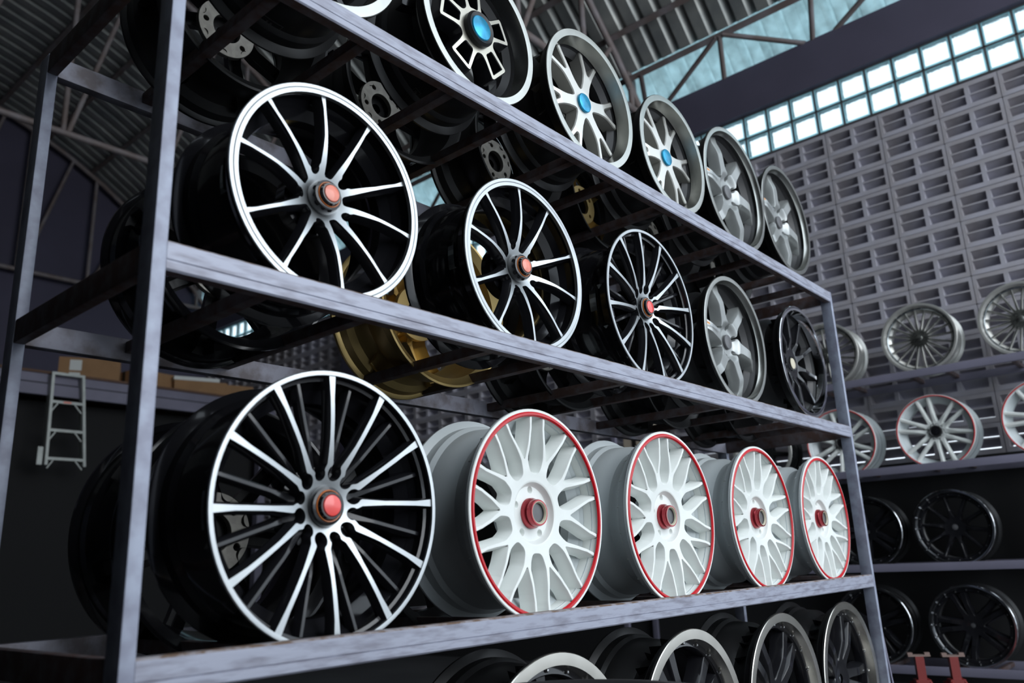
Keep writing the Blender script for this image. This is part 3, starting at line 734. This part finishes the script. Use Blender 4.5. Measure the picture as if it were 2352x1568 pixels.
rear(1.736, ZS[0], .212, 'gold spoked wheel in the rear row of the upper shelf', d_gold6, 'satin', 'gold', 'gold')
rear(2.20, ZS[0], .222, 'black wheel in the rear row behind the fifth wheel of the upper shelf')
rear(2.685, ZS[0], .222, 'black wheel in the rear row at the far end of the upper shelf')

# ================================================================== the wall rack and its wheels
XR = 5.045
WO = Vector((XR + .22, .6, FZ))
wrack = thing('storage_rack', 'grey steel shelving in front of the block wall with rows of wheels facing the room', 'rack', tuple(WO))
for zt in ZS:
    b = bevel_box_mesh('front_rail', XR - WO.x, -1.5 - WO.y, zt - RH - WO.z, XR + .026 - WO.x, 2.55 - WO.y, zt - WO.z, 'violetsteel', .003); obj('front_rail', b, wrack)
    b = bevel_box_mesh('back_rail', XR + .41 - WO.x, -1.5 - WO.y, zt - RH - WO.z, XR + .436 - WO.x, 2.55 - WO.y, zt - WO.z, 'violetsteel', .003); obj('back_rail', b, wrack)
    for yc in (-1.01, -.42, .17, .77, 1.37, 1.97):
        for s in (-1, 1):
            b = bevel_box_mesh('cross_bar', XR + .026 - WO.x, yc + s * .108 - .012 - WO.y, zt - .027 - WO.z, XR + .41 - WO.x, yc + s * .108 + .012 - WO.y, zt - .002 - WO.z, 'rust', .0015); obj('cross_bar', b, wrack)
for yy in (-1.545, 2.55):
    for xx in (XR, XR + .41): obj('post', bevel_box_mesh('post', xx - WO.x, yy - WO.y, FZ - WO.z, xx + .026 - WO.x, yy + .045 - WO.y, ZS[0] - WO.z, 'violetsteel', .003), wrack)
XF = 5.09
def wallw(y, z, R, label, design, group, rot=0, **k):
    make_wheel(label, group, (XF, y, z), R, design, rot, .20, yaw=-PI / 2, **k)
GA, GB, GC, GD = 'bolted silver wheels on the wall rack', 'white wheels on the wall rack', 'black dished wheels on the wall rack', 'black chrome-edged wheels on the wall rack'
ksil = dict(extra=ex_bolts, capfn=cap_disc('lip', .085, .012, .003), barrel='silver', lipmat='silver', lip=(.935, 0), lipdeep=.028)
wallw(.785, 1.455, .230, 'silver many-spoked wheel partly behind the rack end post, top row of the wall rack', d_fifteen, GA, 4, **ksil)
wallw(.172, 1.452, .230, 'silver many-spoked wheel in full view, top row of the wall rack', d_fifteen, GA, 1.6, **ksil)
wallw(-.408, 1.452, .230, 'silver many-spoked wheel cut by the right picture edge, top row of the wall rack', d_fifteen, GA, 7, **ksil)
def ex_pairlugs(t, R, C0, rot, r):
    hub_back(t, R, C0, .055, .25, 'whitebarrel')
    me = cached('lugdark', lambda: lathe('lug_hole', disc_prof((.011, -.001), (.009, .004), (0, .004)), 'black', 12))
    for k in range(10): obj('lug_hole', me, t, (.175 * R * math.sin(.3 + 2 * PI * k / 10), .026, C0[2] + .175 * R * math.cos(.3 + 2 * PI * k / 10)))
kwh = dict(extra=ex_pairlugs, capfn=cap_disc('gloss', .115, .012, .001, 'satin'), barrel='whitebarrel', lipmat='white', lip=(.955, 0), stripe=(.985, .950, 'redline'))
wallw(.765, .838, .232, 'white twin-spoked wheel with red stripe partly behind the rack end post', d_sixpair, GB, 2, **kwh)
wallw(.174, .840, .232, 'white twin-spoked wheel with red stripe in full view below the silver wheels', d_sixpair, GB, 13, **kwh)
wallw(-.43, .840, .232, 'white twin-spoked wheel with red stripe cut by the right picture edge', d_sixpair, GB, 25, **kwh)
wallw(1.33, .838, .222, 'black wheel with silver face glimpsed between the far white mesh wheels', d_tb12, GB, 5, extra=ex_hub(.09), barrel='satin', lipmat='silver', lip=(.9, 0), lipdeep=.03)
kbl = dict(extra=ex_rivets, capfn=cap_disc('slate', .075, .05, .003), barrel='satin', lipmat='chrome', lip=(.945, 0), lipdeep=.022)
d_b10 = lambda R: d_tenblack(R, 'gloss', .032, 10, .02)
wallw(.69, .248, .226, 'black deep-dished wheel half behind the rack end post, third row of the wall rack', d_fivepair, GC, 20, **kbl)
wallw(.170, .247, .228, 'black wheel with thin chrome edge in full view, third row of the wall rack', d_b10, GC, 10, **kbl)
wallw(-.445, .247, .228, 'black chrome-edged wheel cut by the right picture edge, third row of wall rack', d_b10, GC, 3, **kbl)
wallw(.73, -.328, .236, 'black wheel behind the foot of the rack end post, bottom row of the wall rack', d_fivepair, GD, 0, **kbl)
wallw(.164, -.326, .236, 'black bright-edged wheel behind the red stands, bottom row of the wall rack', d_fivepair, GD, 18, **kbl)

# ================================================================== back platform, cartons, ladder
pf = thing('storage_platform', 'long violet grey steel storage platform with a brown board deck against the end wall', 'platform', (0.3, 9.0, FZ))
PO = Vector((.3, 9.0, FZ))
def pbox(nm, x0, y0, z0, x1, y1, z1, m): return MB().box(x0 - PO.x, y0 - PO.y, z0 - PO.z, x1 - PO.x, y1 - PO.y, z1 - PO.z).build(nm, m, pf)
pbox('edge_beam', -4.6, 8.0, 2.055, 5.35, 8.08, 2.175, 'violetsteel'); pbox('edge_beam', -4.6, 8.015, 2.19, 5.35, 8.08, 2.285, 'violetsteel'); pbox('edge_seam', -4.6, 8.03, 2.175, 5.35, 8.08, 2.19, 'black')
pbox('deck', -4.6, 7.99, 2.285, 5.35, 10.1, 2.31, 'deck')
for x in (-4.5, -2.0, .5, 5.2): pbox('post', x, 8.09, FZ, x + .1, 8.19, 2.055, 'violetsteel')
pbox('back_panel', -4.6, 8.35, FZ, 5.35, 8.37, 2.05, 'black')
def carton(label, x, y, z, sx, sy, sz, rz, labels=(), lid=None, m='carton'):
    t = thing('cardboard_box', label, 'box', (x, y, z), (0, 0, rz), 'cartons on the back platform')
    MB().box(-sx / 2, -sy / 2, 0, sx / 2, sy / 2, sz).build('carton_body', m, t)
    MB().box(-sx / 2 - .002, -.03, sz * .45, -sx / 2 + .002, .03, sz + .002).box(-sx / 2, -.03, sz, sx / 2, .03, sz + .003).build('packing_tape', 'tape', t)
    for (lx, lz, lw, lh) in labels: MB().box(lx, -sy / 2 - .003, lz, lx + lw, -sy / 2, lz + lh).build('paper_label', 'paper', t)
    if lid: MB().box(-sx / 2 - .01, -sy / 2 - .01, sz, sx / 2 * lid, sy / 2 + .01, sz + .045).build('carton_lid', 'paper', t)
carton('brown carton with two white paper labels behind the ladder top on the platform', 3.20, 8.48, 2.31, .62, .55, .27, -.42, [(-.20, .12, .12, .12), (-.20, .05, .11, .045)])
carton('brown carton partly hidden by the front left post on the platform', 3.84, 8.55, 2.31, .50, .5, .24, .15, [(-.1, .1, .1, .1)])
carton('brown carton under a white lid right of the front left post on the platform', 4.47, 8.42, 2.31, .62, .55, .17, -.30, lid=.7)
carton('plain brown carton at the far right end of the platform', 5.02, 8.55, 2.31, .42, .5, .22, -.2)
ld = thing('stepladder', 'dull aluminium stepladder hanging from the platform edge', 'ladder', (2.80, 7.93, 1.318))
LO = Vector((2.80, 7.93, 1.318))
lp = lambda x, z, y=0: (x - LO.x, y, z - LO.z)
for s, (xt, xb) in ((-1, (2.615, 2.637)), (1, (2.917, 3.015))):
    MB().bar(lp(xt, 2.295), lp(xb, 1.318), .028, .028, (0, 1, 0)).build('front_rail', 'alu', ld)
    MB().bar(lp(xt - .008, 2.27, .045), lp(xb - .010, 1.33, .055), .012, .075, (0, 1, 0)).build('rail_web', 'alu', ld)
for z, xa, xb in ((2.283, 2.615, 2.918), (1.98, 2.622, 2.948), (1.68, 2.629, 2.977), (1.385, 2.635, 3.008)):
    MB().box(xa - LO.x, -.012, z - LO.z - .014, xb - LO.x, .07, z - LO.z + .014).build('step', 'alu', ld)
    if z < 2.2:
        MB().bar(lp(xa + .015, z - .10), lp(xa + .07, z - .012), .012, .012).build('step_brace', 'alu', ld)
        MB().bar(lp(xb - .015, z - .10), lp(xb - .09, z - .012), .012, .012).build('step_brace', 'alu', ld)
MB().box(2.55 - LO.x, -.0, 1.318 - LO.z, 2.60 - LO.x, .05, 1.50 - LO.z).build('rail_foot', 'alu', ld)
MB().box(2.74 - LO.x, -.0135, 1.972 - LO.z, 2.82 - LO.x, -.012, 1.990 - LO.z).build('ladder_sticker', 'coralcap', ld)

# ================================================================== things on the floor
def tyre(z, label, r=.31, hw=.1):
    t = thing('tyre', label, 'tyre', (.55, -.315, z), group='black tyres stacked in front of the rack')
    pr = []
    for k in range(9):
        a = -PI / 2 + PI * k / 8; pr.append((r - .035 + .035 * math.cos(a) ** .6 if abs(math.cos(a)) > 1e-6 else r - .035, hw + (hw - .008) * math.sin(a)))
    pr += [(r - .10, 2 * hw), (r - .115, 2 * hw - .02), (r - .11, hw), (r - .115, .02), (r - .10, 0)]
    V = []; Fc = []; n = 72
    for (q, zz) in pr:
        for j in range(n): V.append((q * math.cos(2 * PI * j / n), q * math.sin(2 * PI * j / n), zz))
    m = len(pr)
    for a in range(m):
        b = (a + 1) % m
        for j in range(n): Fc.append((a * n + j, a * n + (j + 1) % n, b * n + (j + 1) % n, b * n + j))
    obj('tyre_body', mesh('tyre_body', V, Fc, 'rubber', smooth=True), t)
    tr = MB()
    for j in range(60):
        a = 2 * PI * j / 60; c, s_ = math.cos(a), math.sin(a)
        tr.bar((c * (r - .002), s_ * (r - .002), hw - .05), (c * (r - .002), s_ * (r - .002), hw + .05), .014, .010, (c, s_, 0))
    o = tr.build('tread_blocks', 'rubber', t); o['kind'] = 'stuff'
tyre(FZ, 'black tyre lying on the floor at the bottom of the stack'); tyre(FZ + .22, 'black tyre in the middle of the floor stack', hw=.11)
tyre(FZ + .44, 'black tyre lying flat on top of the stack in front of the lowest shelf', hw=.11)
def jack(x, y, label, zt):
    t = thing('axle_stand', label, 'axle stand', (x, y, FZ), (0, 0, .5), 'red axle stands in front of the wall rack')
    h = zt - FZ
    b = MB(); b.box(-.020, -.020, h * .45, .020, .020, h - .018); b.build('ratchet_post', 'jackred', t)
    b = MB(); b.box(-.012, -.052, h - .012, .012, -.028, h); b.box(-.012, .028, h - .012, .012, .052, h); b.box(-.02, -.052, h - .018, .02, .052, h - .010); b.build('saddle', 'rustpale', t)
    for sx in (-1, 1):
        for sy in (-1, 1): MB().bar((sx * .02, sy * .02, h * .62), (sx * .11, sy * .11, 0), .03, .012, (sx, -sy, 0)).build('leg', 'jackred', t)
    MB().box(-.035, -.035, h * .5, .035, .035, h * .64).build('collar', 'jackred', t)
    MB().bar((.03, 0, h * .60), (.12, .03, h * .55), .012, .012).build('lever', 'jackred', t)
jack(4.09, .20, 'red axle stand nearer the rack end post', -.372); jack(4.20, .07, 'red axle stand farther right, in front of the black five-spoke wheel', -.380)
rod = thing('metal_rod', 'thin grey metal rod leaning against the far end post of the front rack', 'rod', (3.032, -.018, FZ))
MB().tube((0, 0, 0), (0, .056, .90), .0045, 8).build('rod_shaft', 'violetsteel', rod, smooth=True, angle=50)
# cartons on the far part of the wall rack
t = thing('cardboard_box', 'cream carton on the wall rack glimpsed between the middle shelf bars', 'box', (5.26, 2.42, ZS[1])); MB().box(-.14, -.10, 0, .14, .10, .60).build('carton_body', 'creamcard', t); MB().box(-.143, -.02, .1, -.14, .02, .6).build('packing_tape', 'tape', t)
